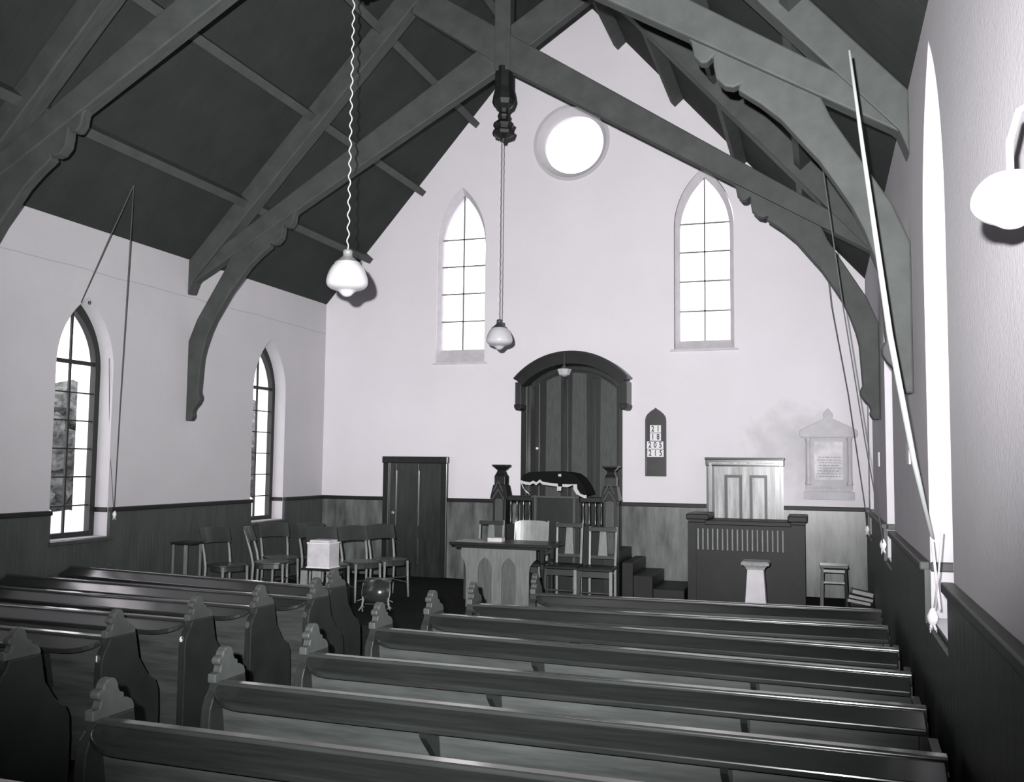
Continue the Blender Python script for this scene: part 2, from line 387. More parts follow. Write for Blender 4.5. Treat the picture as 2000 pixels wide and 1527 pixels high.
w7 = end_window(7, 2.152, 3.12, 3.31, 4.80, 5.56, 0.66, (3.72, 4.12, 4.52, 4.915))
w8 = end_window(8, 5.577, 3.22, 3.34, 4.80, 5.535, 0.655, (3.735, 4.135, 4.53, 4.915))
for r, c, z, a in ((w7, 2.152, 3.12, .40), (w8, 5.577, 3.22, .43)):
    bm = nb(); prism(bm, [(c - a - .02, z - .03), (c + a + .02, z - .03), (c + a, z + .0), (c - a, z + .0)], -0.02, 0.02); obj('window_sill', bm, 'surround', r)
bm = nb()
n = 48; A_ = circle(3.768, 6.16, .545); B_ = circle(3.768, 6.16, .50); C_ = circle(3.768, 6.18, .425)
v0 = [bm.verts.new((p[0], -0.012, p[1])) for p in A_]; v1 = [bm.verts.new((p[0], -0.012, p[1])) for p in B_]; v2 = [bm.verts.new((p[0], .13, p[1])) for p in C_]; v3 = [bm.verts.new((p[0], .20, p[1])) for p in C_]
vz = [bm.verts.new((p[0], 0.002, p[1])) for p in A_]; v4 = [bm.verts.new((p[0], .20, p[1])) for p in B_]
for a, b in ((vz, v0), (v0, v1), (v1, v2), (v2, v3), (v3, v4)):
    for k in range(n): bm.faces.new((a[k], a[(k + 1) % n], b[(k + 1) % n], b[k]))
w9 = struct('window_9', bm, 'reveal', 'round window near the top of the end wall')
bm = nb(); prism(bm, circle(3.768, 6.18, .43), .15, .154); obj('pane', bm, 'glass', w9)

# ---- doors of the end wall
def casing(bm, x0, x1, zt, wd, y):
    box(bm, x0, x0 + wd, y, 0, ZP, zt); box(bm, x1 - wd, x1, y, 0, ZP, zt); box(bm, x0 - .012, x1 + .012, y - .012, 0, zt - wd, zt)
bm = nb(); casing(bm, 1.02, 2.01, 1.78, .095, -.07)
d1 = struct('door_1', bm, 'dark', 'dark panelled vestry door left of the pulpit', bevel=.01)
bm = nb(); box(bm, 1.11, 1.92, -.012, -.002, ZP, 1.69); lf = obj('door_leaf', bm, 'door', d1)
bm = nb()
for x0, x1, z0, z1 in ((1.115, 1.21, ZP, 1.69), (1.82, 1.915, ZP, 1.69), (1.47, 1.56, ZP, 1.69), (1.21, 1.82, 1.58, 1.69), (1.21, 1.82, .62, .80), (1.21, 1.82, ZP, .28)):
    box(bm, x0, x1, -.036 + (.0 if z1 - z0 > 1 else .003), -.012, z0, z1)
obj('door_rail', bm, 'door', d1)
bm = nb(); lathe(bm, [(0, 0), (.024, .006), (.028, .02), (.012, .035), (.01, .05)], (0, 0, 0), 12); k_ = obj('door_handle', bm, 'metal', d1, smooth=True); k_.rotation_euler = (PI / 2, 0, 0); k_.location = (1.19, -.085, .98); k_.rotation_euler = (-PI / 2, 0, 0)
bm = nb(); casing(bm, 5.605, 6.56, 1.79, .10, -.06)
d2 = struct('door_2', bm, 'door', 'shiny varnished door behind the harmonium', bevel=.012)
bm = nb(); box(bm, 5.585, 6.58, -.085, 0, 1.77, 1.80); obj('door_cornice', bm, 'dark', d2, bevel=.006)
bm = nb(); strip(bm, [(5.605, ZP), (5.605, 1.77), (6.56, 1.77), (6.56, ZP)], [(5.63, ZP), (5.63, 1.745), (6.535, 1.745), (6.535, ZP)], -.068, -.055, closed=False); strip(bm, [(5.675, ZP), (5.675, 1.715), (6.49, 1.715), (6.49, ZP)], [(5.705, ZP), (5.705, 1.685), (6.46, 1.685), (6.46, ZP)], -.066, -.03, closed=False); obj('casing_moulding', bm, 'door', d2)
bm = nb(); strip(bm, [(5.637, ZP), (5.637, 1.738), (6.528, 1.738), (6.528, ZP)], [(5.672, ZP), (5.672, 1.722), (6.51, 1.722), (6.51, ZP)], -.074, -.055, closed=False); obj('casing_bead', bm, 'doorlt', d2)
bm = nb(); box(bm, 5.70, 6.465, -.018, -.004, ZP, 1.70); obj('door_leaf', bm, 'doorlt', d2)
bm = nb()
for x0, x1, z0, z1 in ((5.73, 5.83, ZP, 1.68), (6.36, 6.445, ZP, 1.68), (6.05, 6.14, ZP, 1.68), (5.83, 6.36, 1.58, 1.68)):
    box(bm, x0, x1, -.034 + (.0 if z1 - z0 > 1 else .003), -.018, z0, z1)
obj('door_rail', bm, 'doorlt', d2)
bm = nb()
for x0, x1 in ((5.83, 6.05), (6.14, 6.36)):
    strip(bm, [(x0, .6), (x1, .6), (x1, 1.58), (x0, 1.58)], [(x0 + .036, .64), (x1 - .036, .64), (x1 - .036, 1.544), (x0 + .036, 1.544)], -.031, -.018)
obj('panel_moulding', bm, 'dark', d2)

# ------------------------------------------------------------------ roof trusses
def truss(name, label, a, b, lampx=None):
    L = math.hypot(b[0] - a[0], b[1] - a[1]); rz = math.atan2(b[1] - a[1], b[0] - a[0])
    t = thing(name, label, 'roof truss', (a[0], a[1], 0), rz, 'scissor trusses of the open roof')
    brace = [(0, 2.15), (.065, 2.15), (.095, 2.20), (.085, 2.245), (.10, 2.29), (.15, 2.345), (.175, 2.39), (.178, 2.43), (.155, 2.48), (.16, 2.57), (.18, 2.87), (.21, 3.0), (.27, 3.18), (.34, 3.33), (.43, 3.48), (.53, 3.64), (.65, 3.79), (.76, 3.93), (.89, 4.05), (1.03, 4.155), (1.02, 4.19), (1.06, 4.175), (1.115, 4.19), (1.17, 4.25), (1.185, 4.33), (1.19, 4.40), (1.225, 4.365), (1.27, 4.365), (1.315, 4.42), (1.33, 4.51), (1.36, 4.56), (.52, 4.075), (.455, 3.92), (.1, 3.33), (0, 3.08)]
    sc = [(0, 3.74), (3.78, 3.74 + .595 * 3.78), (4.85, 3.74 + .595 * 4.85 + .1), (4.75, 3.90 + .66 * 4.75), (0, 3.92)]
    rf = [(0, 3.62), (0, ZE - .01), (W / 2, ZR - .02), (W / 2, ZR - .42), (.06, 3.78)]
    for s in (0, 1):
        f = (lambda p: p) if not s else (lambda p: (L - p[0], p[1]))
        bm = nb(); prism(bm, [f(p) for p in brace], 0.015, .115); obj('curved_brace', bm, 'timber', t, bevel=.012)
        bm = nb(); prism(bm, [f(p) for p in sc], -.02 if s else 0.0, .11 if s else .13); obj('scissor_beam', bm, 'timber', t, bevel=.012)
        bm = nb(); prism(bm, [f(p) for p in rf], -.035, .155); obj('rafter', bm, 'timber', t, bevel=.012)
    bm = nb()
    lathe(bm, [(.02, 5.18), (.03, 5.21), (.06, 5.225), (.115, 5.25), (.125, 5.285), (.095, 5.31), (.10, 5.34), (.118, 5.37), (.085, 5.40), (.055, 5.42), (.06, 5.45), (.068, 5.47), (.05, 5.50), (.06, 5.54), (.11, 5.58), (.13, 5.63), (.12, 5.70), (.10, 5.78), (.10, 6.0)], (L / 2, .055, 0), 8)
    obj('pendant_drop', bm, 'darker', t)
    bm = nb(); box(bm, L / 2 - .09, L / 2 + .09, -.03, .14, 5.95, 8.0); obj('king_post', bm, 'timber', t, bevel=.01)
    return t
truss('roof_truss', 'dark timber truss nearer the end wall, both curved feet in view', (0, -3.22), (W, -2.80))
truss('roof_truss', 'grey-lit timber truss whose right foot comes down beside the tall white pole', (0, -6.45), (W, -6.25))
for s in (0, 1):
    for k, xx in enumerate((.62, 1.45, 2.27, 3.05)):
        bm = nb(); n_ = Vector((SL, 0, -1)).normalized(); u_ = Vector((1, 0, SL)).normalized()
        base = Vector((xx, 0, ZE + SL * xx)) 
        q = [base - u_ * .045, base + u_ * .045, base + u_ * .045 + n_ * .15, base - u_ * .045 + n_ * .15]
        pts = [((W - v.x) if s else v.x, v.z) for v in q]
        prism(bm, pts, YB + .02, -0.005)
        o = obj('purlin', bm, 'purlin')
        tag(o, 'roof purlin, %s of the %s slope' % (('lowest', 'second from the eaves', 'third from the eaves', 'topmost')[k], ('left', 'right')[s]), 'roof beam', 'purlins under the roof boards')
bm = nb(); box(bm, W / 2 - .05, W / 2 + .05, YB + .02, -.005, ZR - .30, ZR - .10); tag(obj('ridge_beam', bm, 'purlin'), 'long timber ridge beam at the top of the roof', 'roof beam')

# ------------------------------------------------------------------ pews
def pew(label, group, xa, ya, xb, yb, aisle_left, plates=True, number=None, shelf_posts=(.33, .66)):
    """(xa,ya): aisle end, (xb,yb): wall end, both along the top rail; pew faces +y."""
    if aisle_left: p0, p1 = (xa, ya), (xb, yb)
    else: p0, p1 = (xb, yb), (xa, ya)
    Ln = math.hypot(p1[0] - p0[0], p1[1] - p0[1]); rz = math.atan2(p1[1] - p0[1], p1[0] - p0[0])
    t = thing('pew', label, 'pew', (p0[0], p0[1], ZF), rz, group)
    H = .66 - ZF
    S = (lambda u: u) if aisle_left else (lambda u: Ln - u)     # u measured from the aisle end
    def bx(bm, u0, u1, y0, y1, z0, z1): box(bm, min(S(u0), S(u1)), max(S(u0), S(u1)), y0, y1, z0, z1)
    # back panel, slightly raked
    bm = nb(); prism(bm, [(-.005, H - .03), (.02, H - .03), (.085, .42), (.085, .1), (.06, .1), (.06, .42)], min(S(.05), S(Ln - .01)), max(S(.05), S(Ln - .01)), 'x')
    obj('backrest', bm, 'pewback', t)
    # top rail with rounded nosing
    bm = nb(); pr = [(-.026, H - .052), (-.030, H - .040), (-.030, H - .006), (-.024, H), (.028, H), (.036, H - .012), (.036, H - .04), (.028, H - .052)]
    prism(bm, pr, min(S(.04), S(Ln)), max(S(.04), S(Ln)), 'x'); obj('top_rail', bm, 'pewtop', t, bevel=.006)
    # book ledge with a rounded corner at the aisle
    D = .125; zc = H - .016
    pts = [(S(.055), -.03)]
    for i in range(9):
        a = PI * .5 * i / 8; pts.append((S(.055 + .20 * (1 - math.cos(a))), -.03 - D * math.sin(a)))
    pts += [(S(Ln - .01), -.03 - D), (S(Ln - .01), -.03)]
    bm = nb(); v_ = prism(bm, pts, zc - .028, zc, 'z')
    for q in v_: q.co.z += (q.co.y + .03) * .38
    obj('book_ledge', bm, 'pew', t, bevel=.006)
    # brackets under the ledge
    for k in shelf_posts:
        bm = nb(); uc = Ln * k; prism(bm, [(-.02, zc - .03), (-.145, zc - .078), (-.135, zc - .10), (-.03, zc - .20), (.0, zc - .32), (.04, zc - .32)], min(S(uc), S(uc + .03)), max(S(uc), S(uc + .03)), 'x'); obj('bracket', bm, 'pew', t)
    bm = nb(); box(bm, min(S(.05), S(Ln - .01)), max(S(.05), S(Ln - .01)), .07, .41, .40, .43); obj('seat', bm, 'pew', t, bevel=.006)
    for u in (.8, Ln - .8):
        bm = nb(); bx(bm, u, u + .03, .08, .38, 0, .40); obj('seat_support', bm, 'pewend', t)
    # aisle end board, with shoulder
    e = [(-.085, 0), (-.085, H - .17), (-.08, H - .12), (-.062, H - .075), (-.035, H - .045), (-.02, H - .005), (.185, H - .005), (.195, H - .05), (.22, H - .16), (.30, H - .27), (.37, H - .32), (.40, H - .38), (.41, .35), (.41, 0)]
    bm = nb(); prism(bm, e, min(S(0), S(.055)), max(S(0), S(.055)), 'x'); obj('pew_end', bm, 'pewend', t, bevel=.006)
    # vertical worn bead on the back edge of the end
    fin = [(-.048, H - .006), (-.048, H + .036), (-.012, H + .038), (-.004, H + .060), (-.004, H + .070), (-.018, H + .074), (-.026, H + .088), (-.022, H + .104), (-.006, H + .112), (.004, H + .112), (.012, H + .132), (.030, H + .147), (.052, H + .150), (.072, H + .142), (.086, H + .122), (.092, H + .098), (.104, H + .080), (.122, H + .078), (.128, H + .054), (.150, H + .050), (.172, H + .038), (.186, H + .018), (.190, H - .006)]
    bm = nb(); prism(bm, fin, min(S(.006), S(.052)), max(S(.006), S(.052)), 'x'); obj('finial', bm, 'finial', t, bevel=.006)
    bm = nb(); bx(bm, Ln - .035, Ln, -.06, .45, 0, H - .06); obj('wall_end', bm, 'pewend', t)
    if plates:
        bm = nb(); xx = (S(.008) + S(.048)) / 2
        prism(bm, [(xx + .017 * math.cos(a * PI / 6), H - .115 + .024 * math.sin(a * PI / 6)) for a in range(12)], -.094, -.0855); pl = obj('number_plate', bm, 'finial', t); pl['label'] = 'small oval number plate'
        if number:
            n2 = numeral(number, .045, .0012, 'white', pl); n2.location = (xx, -.0955, H - .115); n2.rotation_euler = (PI / 2, 0, 0)
    return t
RP = [(4.25, -8.52, 7.44, -8.60), (4.31, -7.80, 7.44, -7.86), (4.30, -6.95, 7.44, -7.15), (4.39, -6.30, 7.43, -6.48), (4.50, -5.77, 7.42, -5.68), (4.77, -5.05, 7.42, -4.92), (4.2, -9.25, 7.44, -9.3), (4.2, -9.97, 7.44, -10.0)]
RL = ['nearest right-hand pew, its finial at the bottom edge of the photo', 'second nearest pew right of the aisle, wholly showing its finial', 'third nearest pew right of the aisle', 'fourth nearest pew right of the aisle', 'fifth nearest pew right of the aisle, in front of the arcaded table', 'short foremost pew of the right block, below the white pedestal', 'right-hand pew just below the bottom of the photo', 'right-hand pew closest to the camera']
for i, (a, b, c, d) in enumerate(RP):
    pew(RL[i], 'varnished pews right of the aisle', a, b, c, d, True, plates=False, shelf_posts=(.36, .75))
LP = [(3.16, -5.37, .05, -4.92), (3.34, -5.97, .05, -5.68), (3.19, -6.50, .05, -6.30), (3.11, -7.12, .05, -6.98), (3.05, -7.80, .05, -7.68), (3.02, -8.5, .05, -8.4)]
LL = ['foremost pew left of the aisle, below the light box', 'second pew from the front left of the aisle, with white glare on its ledge', 'third pew from the front left of the aisle', 'fourth pew from the front left of the aisle, numbered 6', 'fifth pew from the front left of the aisle, numbered 1', 'rearmost pew left of the aisle, at the left edge']
for i, (a, b, c, d) in enumerate(LP):
    pew(LL[i], 'varnished pews left of the aisle', a, b, c, d, False, plates=True, number=(None, None, None, '6', '1', None)[i], shelf_posts=(.16, .6))

# ------------------------------------------------------------------ chairs
def chair_round(label, back, face, group='bentwood chairs gathered at the left of the platform', seatm='chair_d'):
    fx, fy = face; n = math.hypot(fx, fy); fx /= n; fy /= n
    t = thing('dining_chair', label, 'chair', (back[0] + fx * .27, back[1] + fy * .27, ZP), math.atan2(fx, -fy), group)
    pts = [(.19 * math.cos(a) * (1.0 if abs(math.cos(a)) < .8 else 1.02), .19 * math.sin(a)) for a in [2 * PI * k / 20 for k in range(20)]]
    pts = [(math.copysign(min(abs(x) * 1.15, .19), x), math.copysign(min(abs(y) * 1.15, .19), y)) for x, y in pts]
    bm = nb(); prism(bm, pts, .425, .45, 'z'); obj('seat', bm, seatm, t, bevel=.006)
    bm = nb(); prism(bm, [(x * .86, y * .86) for x, y in pts], .375, .425, 'z'); obj('seat_rail', bm, 'chair_d', t)
    for s in (-1, 1):
        bm = nb(); tube(bm, [(s * .155, -.155, .43), (s * .16, -.16, .2), (s * .165, -.17, 0)], [.017, .014, .011], 8); obj('leg', bm, 'chair_l', t, smooth=True)
        bm = nb(); tube(bm, [(s * .165, .21, 0), (s * .16, .185, .22), (s * .16, .175, .42), (s * .165, .20, .55), (s * .17, .245, .70), (s * .175, .285, .83)], [.012, .014, .016, .015, .013, .010], 8); obj('leg', bm, 'chair_l', t, smooth=True)
    bm = nb(); N_ = 10; fr = []; 
    for i in range(N_ + 1):
        x = -.195 + .39 * i / N_; q = 1 - (x / .195) ** 2
        fr.append([(x, .205 + .035 * q, .665 + .012 * q), (x, .268 + .035 * q, .835 + .014 * q), (x, .282 + .035 * q, .832 + .014 * q), (x, .219 + .035 * q, .660 + .012 * q)])
    V = [[bm.verts.new(p) for p in r] for r in fr]
    for a, b in zip(V, V[1:]):
        for k in range(4): bm.faces.new((a[k], a[(k + 1) % 4], b[(k + 1) % 4], b[k]))
    bm.faces.new(V[0]); bm.faces.new(V[-1]); obj('backrest', bm, 'chair_d', t, bevel=.004)
    for z, y0, y1 in ((.17, -.165, .19), (.24, -.16, .185)):
        bm = nb()
        if z < .2:
            for s in (-1, 1): tube(bm, [(s * .162, y0, z), (s * .162, y1, z)], .009, 6)
        else: tube(bm, [(-.16, y0, z), (.16, y0, z)], .009, 6)
        obj('stretcher', bm, 'chair_d', t)
    return t
CH = [((.40, -3.14), (.9, -.35), 'leftmost bentwood chair, its back dark against the boarding'),
      ((.68, -2.88), (.92, .38), 'second bentwood chair from the left, with long bright curved back posts'),
      ((.53, -2.12), (.8, -.6), 'bentwood chair under the far left window'),
      ((.98, -2.00), (.85, -.45), 'bentwood chair at the back near the corner, partly behind the others'),
      ((1.47, -2.60), (.8, -.6), 'bentwood chair directly behind the light box'),
      ((1.66, -2.20), (.85, -.6), 'bentwood chair between the light box and the vestry door'),
      ((1.83, -1.80), (.85, -.6), 'bentwood chair just in front of the vestry door frame')]
t = thing('tall_stand', 'narrow dark-topped stand with pale legs left of the chairs', 'stand', (.40, -3.62, ZP))
bm = nb(); box(bm, -.13, .13, -.12, .12, .69, .715); obj('top_board', bm, 'darker', t, bevel=.004)
for x_, y_, w_ in ((-.10, -.10, .018), (.06, -.10, .035), (-.10, .10, .018), (.10, .10, .018)):
    bm = nb(); box(bm, x_ - w_ / 2, x_ + w_ / 2, y_ - .01, y_ + .01, 0, .69); obj('leg', bm, 'splat', t)
for b, f, l in CH: chair_round(l, b, f)

def chair_splat(label, xc, yb, top, w, group=None, pale=False):
    """upright chair facing the camera; xc,yb: middle of the back at the floor"""
    t = thing('dining_chair', label, 'chair', (xc, yb - .2, ZP), 0.0, group)
    h = top - ZP; sh = .465
    for s in (-1, 1):
        bm = nb(); bar(bm, (s * (w / 2 - .012), .2, 0), (s * (w / 2 - .012), .19, sh), .026); bar(bm, (s * (w / 2 - .012), .19, sh), (s * (w / 2 - .006), .235, h), .024); obj('leg', bm, 'chair_l', t, bevel=.003)
        bm = nb(); bar(bm, (s * (w / 2 + .02), -.19, 0), (s * (w / 2 + .02), -.19, sh - .03), .034); obj('leg', bm, 'chair_l' if s > 0 else 'chair_d', t, bevel=.003)  # right leg toned as lit, left one as shaded
    bm = nb(); prism(bm, [(-w / 2 - .04, -.21), (w / 2 + .04, -.21), (w / 2 + .01, .20), (-w / 2 - .01, .20)], sh - .03, sh, 'z'); obj('seat', bm, 'darker', t, bevel=.006)
    bm = nb(); box(bm, -w / 2 - .02, w / 2 + .02, -.20, -.18, sh - .10, sh - .035); box(bm, -w / 2, w / 2, .18, .20, sh - .10, sh - .035); obj('seat_rail', bm, 'chair_d', t)
    if pale:
        bm = nb(); V = []; N_ = 12
        for i in range(N_ + 1):
            x = -w / 2 + w * i / N_; q = 1 - (2 * x / w) ** 2; zt = h + .0 - .03 * (2 * x / w) ** 6
            V.append([bm.verts.new(p) for p in ((x, .195 + .04 * q, h - .27), (x, .215 + .04 * q, zt), (x, .232 + .04 * q, zt), (x, .212 + .04 * q, h - .27))])
        for a, b in zip(V, V[1:]):
            for k in range(4): bm.faces.new((a[k], a[(k + 1) % 4], b[(k + 1) % 4], b[k]))
        bm.faces.new(V[0]); bm.faces.new(V[-1]); obj('backrest', bm, 'pale_wood', t, smooth=False)
    else:
        bm = nb(); box(bm, -w / 2, w / 2, .212, .232, h - .055, h - .005); obj('top_rail', bm, 'chair_d', t, bevel=.004)
        bm = nb(); box(bm, -w / 2, w / 2, .192, .208, sh + .07, sh + .105); obj('lower_rail', bm, 'chair_d', t)
        bm = nb(); v = prism(bm, [(-.055, sh + .10), (.055, sh + .10), (.036, h - .05), (-.036, h - .05)], .2, .214)
        for q in v: q.co.y += (q.co.z - sh) * .04
        obj('splat', bm, 'splat', t)
    bm = nb(); bar(bm, (-w / 2, .2, .15), (w / 2, .2, .15), .018); bar(bm, (-w / 2, -.19, .2), (w / 2, -.19, .2), .016); obj('stretcher', bm, 'chair_d', t)
    return t
G2 = 'splat-back chairs around the table'
chair_splat('splat-back chair right of the table, left one of the pair', 4.22, -1.72, 1.015, .31, G2)
chair_splat('splat-back chair at the right of the pair, below the right pulpit post', 4.635, -1.80, .985, .32, G2)
chair_splat('dark splat-back chair behind the left half of the table', 3.16, -1.44, 1.00, .32, G2)
chair_splat('chair with a solid pale curved back behind the right half of the table', 3.72, -1.60, 1.02, .42, G2, pale=True)

# ------------------------------------------------------------------ communion table
t = thing('communion_table', 'table with a dark top and light front carved with two pointed arches', 'table', (3.58, -2.16, ZP))
x0, x1 = -.555, .585; zt = .72
bm = nb(); box(bm, x0 - .02, x1 + .04, -.27, .27, zt - .035, zt); box(bm, x0 + .03, x1 - .02, -.235, .235, zt - .065, zt - .035); obj('tabletop', bm, 'dark', t, bevel=.006)
pn = [(-.44, zt - .065), (.44, zt - .065), (.44, zt - .17), (.405, zt - .20), (.375, zt - .24), (.36, zt - .30), (.36, 0), (-.38, 0), (-.38, .34), (-.385, .44), (-.40, .50), (-.44, zt - .17)]
bm = nb(); holed(bm, pn, [lancet(-.155, .02, .42, .555, .16), lancet(.125, .02, .42, .555, .165)], -.235, -.205, 'y'); obj('front_panel', bm, 'light_oak', t, bevel=.004)
bm = nb(); prism(bm, lancet(-.155, .01, .42, .565, .18), -.208, -.19); prism(bm, lancet(.125, .01, .42, .565, .185), -.208, -.19); obj('arch_recess', bm, 'mid_oak', t)
for xx, yy in ((-.42, .2), (.50, -.2), (.50, .2)):
    bm = nb(); lathe(bm, [(.03, 0), (.03, .06), (.018, .08), (.026, .2), (.018, .36), (.028, .45), (.02, .5), (.03, .53), (.03, zt - .06)], (xx, yy, 0), 10); obj('leg', bm, 'dark', t)
bm = nb(); box(bm, .48, .52, -.2, .2, zt - .12, zt - .06); obj('side_rail', bm, 'dark', t)
# things on the table
zt += ZP
bm = nb(); box(bm, -.085, .085, -.06, .06, 0, .045); o = tag(obj('small_book', bm, 'box', bevel=.003), 'small pale closed book on the table top', 'book'); o.location = (3.49, -2.2, zt); 
bm = nb(); box(bm, -.17, .17, -.11, .11, 0, .006); o = tag(obj('paper_sheet', bm, 'splat'), 'loose papers lying on the left end of the table', 'paper'); o.location = (3.22, -2.2, zt)

# ------------------------------------------------------------------ box on its stand
bx_, by_ = 1.83, -3.15
t = thing('low_stand', 'low stand with pale upright slats carrying the light box', 'stand', (bx_, by_, ZP))
bm = nb(); box(bm, -.21, .21, -.13, .13, .425, .452); obj('top_board', bm, 'dark', t)
for xa, xb in ((-.215, -.14), (-.075, .03), (.095, .16)):
    bm = nb(); box(bm, xa, xb, -.12, -.10, 0, .425); obj('slat', bm, 'stand', t)
for xa in (-.2, .17):
    bm = nb(); box(bm, xa, xa + .03, .09, .12, 0, .425); obj('leg', bm, 'dark', t)
t = thing('lidded_box', 'square pale lidded box on the low stand among the chairs', 'box', (1.815, -3.15, ZP + .452))
bm = nb(); box(bm, -.135, .135, -.11, .11, .0, .27); obj('box_body', bm, 'box', t, bevel=.004)
bm = nb(); box(bm, -.142, .142, -.117, .117, .0, .014); box(bm, -.142, .142, -.117, .117, .262, .275); obj('edge_moulding', bm, 'white', t, bevel=.003)
bm = nb(); box(bm, -.115, .122, -.095, .095, .275, .30); obj('lid', bm, 'box', t, bevel=.005)

# ------------------------------------------------------------------ heater on the platform floor
t = thing('room_heater', 'small dark heater with curved reflector and splayed feet by the aisle', 'heater', (2.42, -3.05, ZP), .15)
bm = nb(); V = []
for i in range(15):
    a = -0.75 + 2.1 * i / 14
    V.append([bm.verts.new((x, .16 - .20 * math.cos(a) , .19 + .16 * math.sin(a))) for x in (-.15, .15)] + [bm.verts.new((x, .16 - .185 * math.cos(a), .19 + .148 * math.sin(a))) for x in (.15, -.15)])
for a, b in zip(V, V[1:]):
    for k in range(4): bm.faces.new((a[k], a[(k + 1) % 4], b[(k + 1) % 4], b[k]))
bm.faces.new(V[0]); bm.faces.new(V[-1]); obj('reflector', bm, 'heater', t, smooth=True)
bm = nb(); tube(bm, [(-.14, .05, .07), (.14, .05, .07)], .012, 8); obj('cross_bar', bm, 'dmetal', t)
for s in (-1, 1):
    bm = nb(); tube(bm, [(s * .15, .0, .30), (s * .155, -.02, .20), (s * .14, -.03, .12), (s * .15, -.03, .05), (s * .18, -.06, .008)], [.006, .008, .012, .012, .007], 8)
    tube(bm, [(s * .15, -.03, .05), (s * .12, -.10, .008)], .007, 6); tube(bm, [(s * .15, -.03, .06), (s * .16, .10, .008)], .007, 6); tube(bm, [(s * .145, -.03, .13), (s * .2, -.05, .11)], .005, 6)
    obj('foot', bm, 'hfoot', t, smooth=True)

# ------------------------------------------------------------------ pulpit
PY = -1.20
t = thing('pulpit', 'dark carved pulpit with two tall newel posts and turned balusters', 'pulpit', (3.9, PY, ZP))
px = lambda x: x - 3.9
bm = nb(); box(bm, px(3.14), px(4.66), .03, 1.0, 0, .55); obj('platform', bm, 'darker', t)
for cx in (3.205, 4.605):
    bm = nb(); c = px(cx); z = -ZP
    def sq(bm, c, h0, h1, w0, w1):
        a = [bm.verts.new((c + sx * w0 / 2, .0 + sy * w0 / 2, h0)) for sx, sy in ((-1, -1), (1, -1), (1, 1), (-1, 1))]; b = [bm.verts.new((c + sx * w1 / 2, .0 + sy * w1 / 2, h1)) for sx, sy in ((-1, -1), (1, -1), (1, 1), (-1, 1))]
        bm.faces.new(list(reversed(a))); bm.faces.new(b)
        for k in range(4): bm.faces.new((a[k], a[(k + 1) % 4], b[(k + 1) % 4], b[k]))
    sq(bm, c, 0, 1.26 + z, .165, .165); sq(bm, c, 1.26 + z, 1.43 + z, .225, .165); sq(bm, c, 1.43 + z, 1.54 + z, .14, .14); sq(bm, c, 1.54 + z, 1.575 + z, .14, .105)
    p = obj('newel_post', bm, 'dark', t, bevel=.005)
    bm = nb(); sq(bm, c, 1.575 + z, 1.61 + z, .105, .08); sq(bm, c, 1.61 + z, 1.66 + z, .08, .175); sq(bm, c, 1.66 + z, 1.68 + z, .19, .19); obj('finial', bm, 'dark', p, bevel=.004)
    bm = nb()
    for zz, ww in ((1.31, .155), (1.41, .12)):
        for s in (-1, 1): bar(bm, (c, -.118, zz + z + .07), (c + s * ww / 2, -.118, zz + z - .06), .014, .012)
    prism(bm, [(c - .05, .55), (c + .05, .55), (c + .05, 1.24 + z), (c, 1.33 + z), (c - .05, 1.24 + z)], -.092, -.08)
    obj('gablet', bm, 'panel', p)
for a, b in ((3.29, 3.62), (4.22, 4.52)):
    bm = nb(); box(bm, px(a), px(b), -.04, .04, 1.235 - ZP, 1.30 - ZP); obj('handrail', bm, 'darker', t, bevel=.01)
    bm = nb(); box(bm, px(a), px(b), -.035, .035, .80, .86); box(bm, px(a), px(b), -.02, .02, .0, .80); obj('lower_panel', bm, 'darker', t)
    for k in range(4):
        cx = px(a + (b - a) * (k + .5) / 4)
        bm = nb(); lathe(bm, [(.015, .86), (.015, .89), (.010, .91), (.018, .97), (.010, 1.08), (.016, 1.11), (.010, 1.13), (.015, 1.15)], (cx, 0, 0), 10); obj('baluster', bm, 'door', t, smooth=True)
bm = nb(); box(bm, px(3.62), px(4.22), -.06, .05, 0, 1.30 - ZP); obj('desk_front', bm, 'dark', t, bevel=.006)
bm = nb(); box(bm, px(3.66), px(3.69), -.085, -.06, 0, 1.31 - ZP); box(bm, px(4.15), px(4.18), -.085, -.06, 0, 1.31 - ZP); box(bm, px(3.62), px(4.22), -.08, -.06, 1.285 - ZP, 1.305 - ZP); obj('desk_moulding', bm, 'panel', t)
# cloth: an antependium over the desk, thick, falling lower at the sides
c = thing('pulpit_cloth', 'dark velvet pulpit fall with a pale wavy fringe', 'cloth', (3.9, PY, ZP))
zz = lambda z: z - ZP
top = [(3.50, 1.50), (3.52, 1.555), (3.60, 1.592), (3.75, 1.603), (3.92, 1.605), (4.05, 1.598), (4.15, 1.58), (4.22, 1.53), (4.28, 1.45), (4.325, 1.36)]
bot = [(3.49, 1.495), (3.56, 1.475), (3.62, 1.468), (3.66, 1.492), (3.70, 1.468), (3.745, 1.505), (3.78, 1.478), (3.88, 1.465), (3.99, 1.455), (4.10, 1.452), (4.21, 1.455), (4.215, 1.40), (4.25, 1.345), (4.30, 1.325), (4.33, 1.325)]
bm = nb(); prism(bm, [(px(x), zz(z)) for x, z in top] + [(px(x), zz(z)) for x, z in reversed(bot)], -.12, .32); obj('fall', bm, 'velvet', c, bevel=.012)
bm = nb()
strip(bm, [(px(x), zz(z)) for x, z in bot], [(px(x - (.045 if 1.34 < z < 1.46 and x > 4.2 else 0)), zz(z - (.034 if not (1.34 < z < 1.46 and x > 4.2) else .01))) for x, z in bot], -.135, -.118, closed=False)
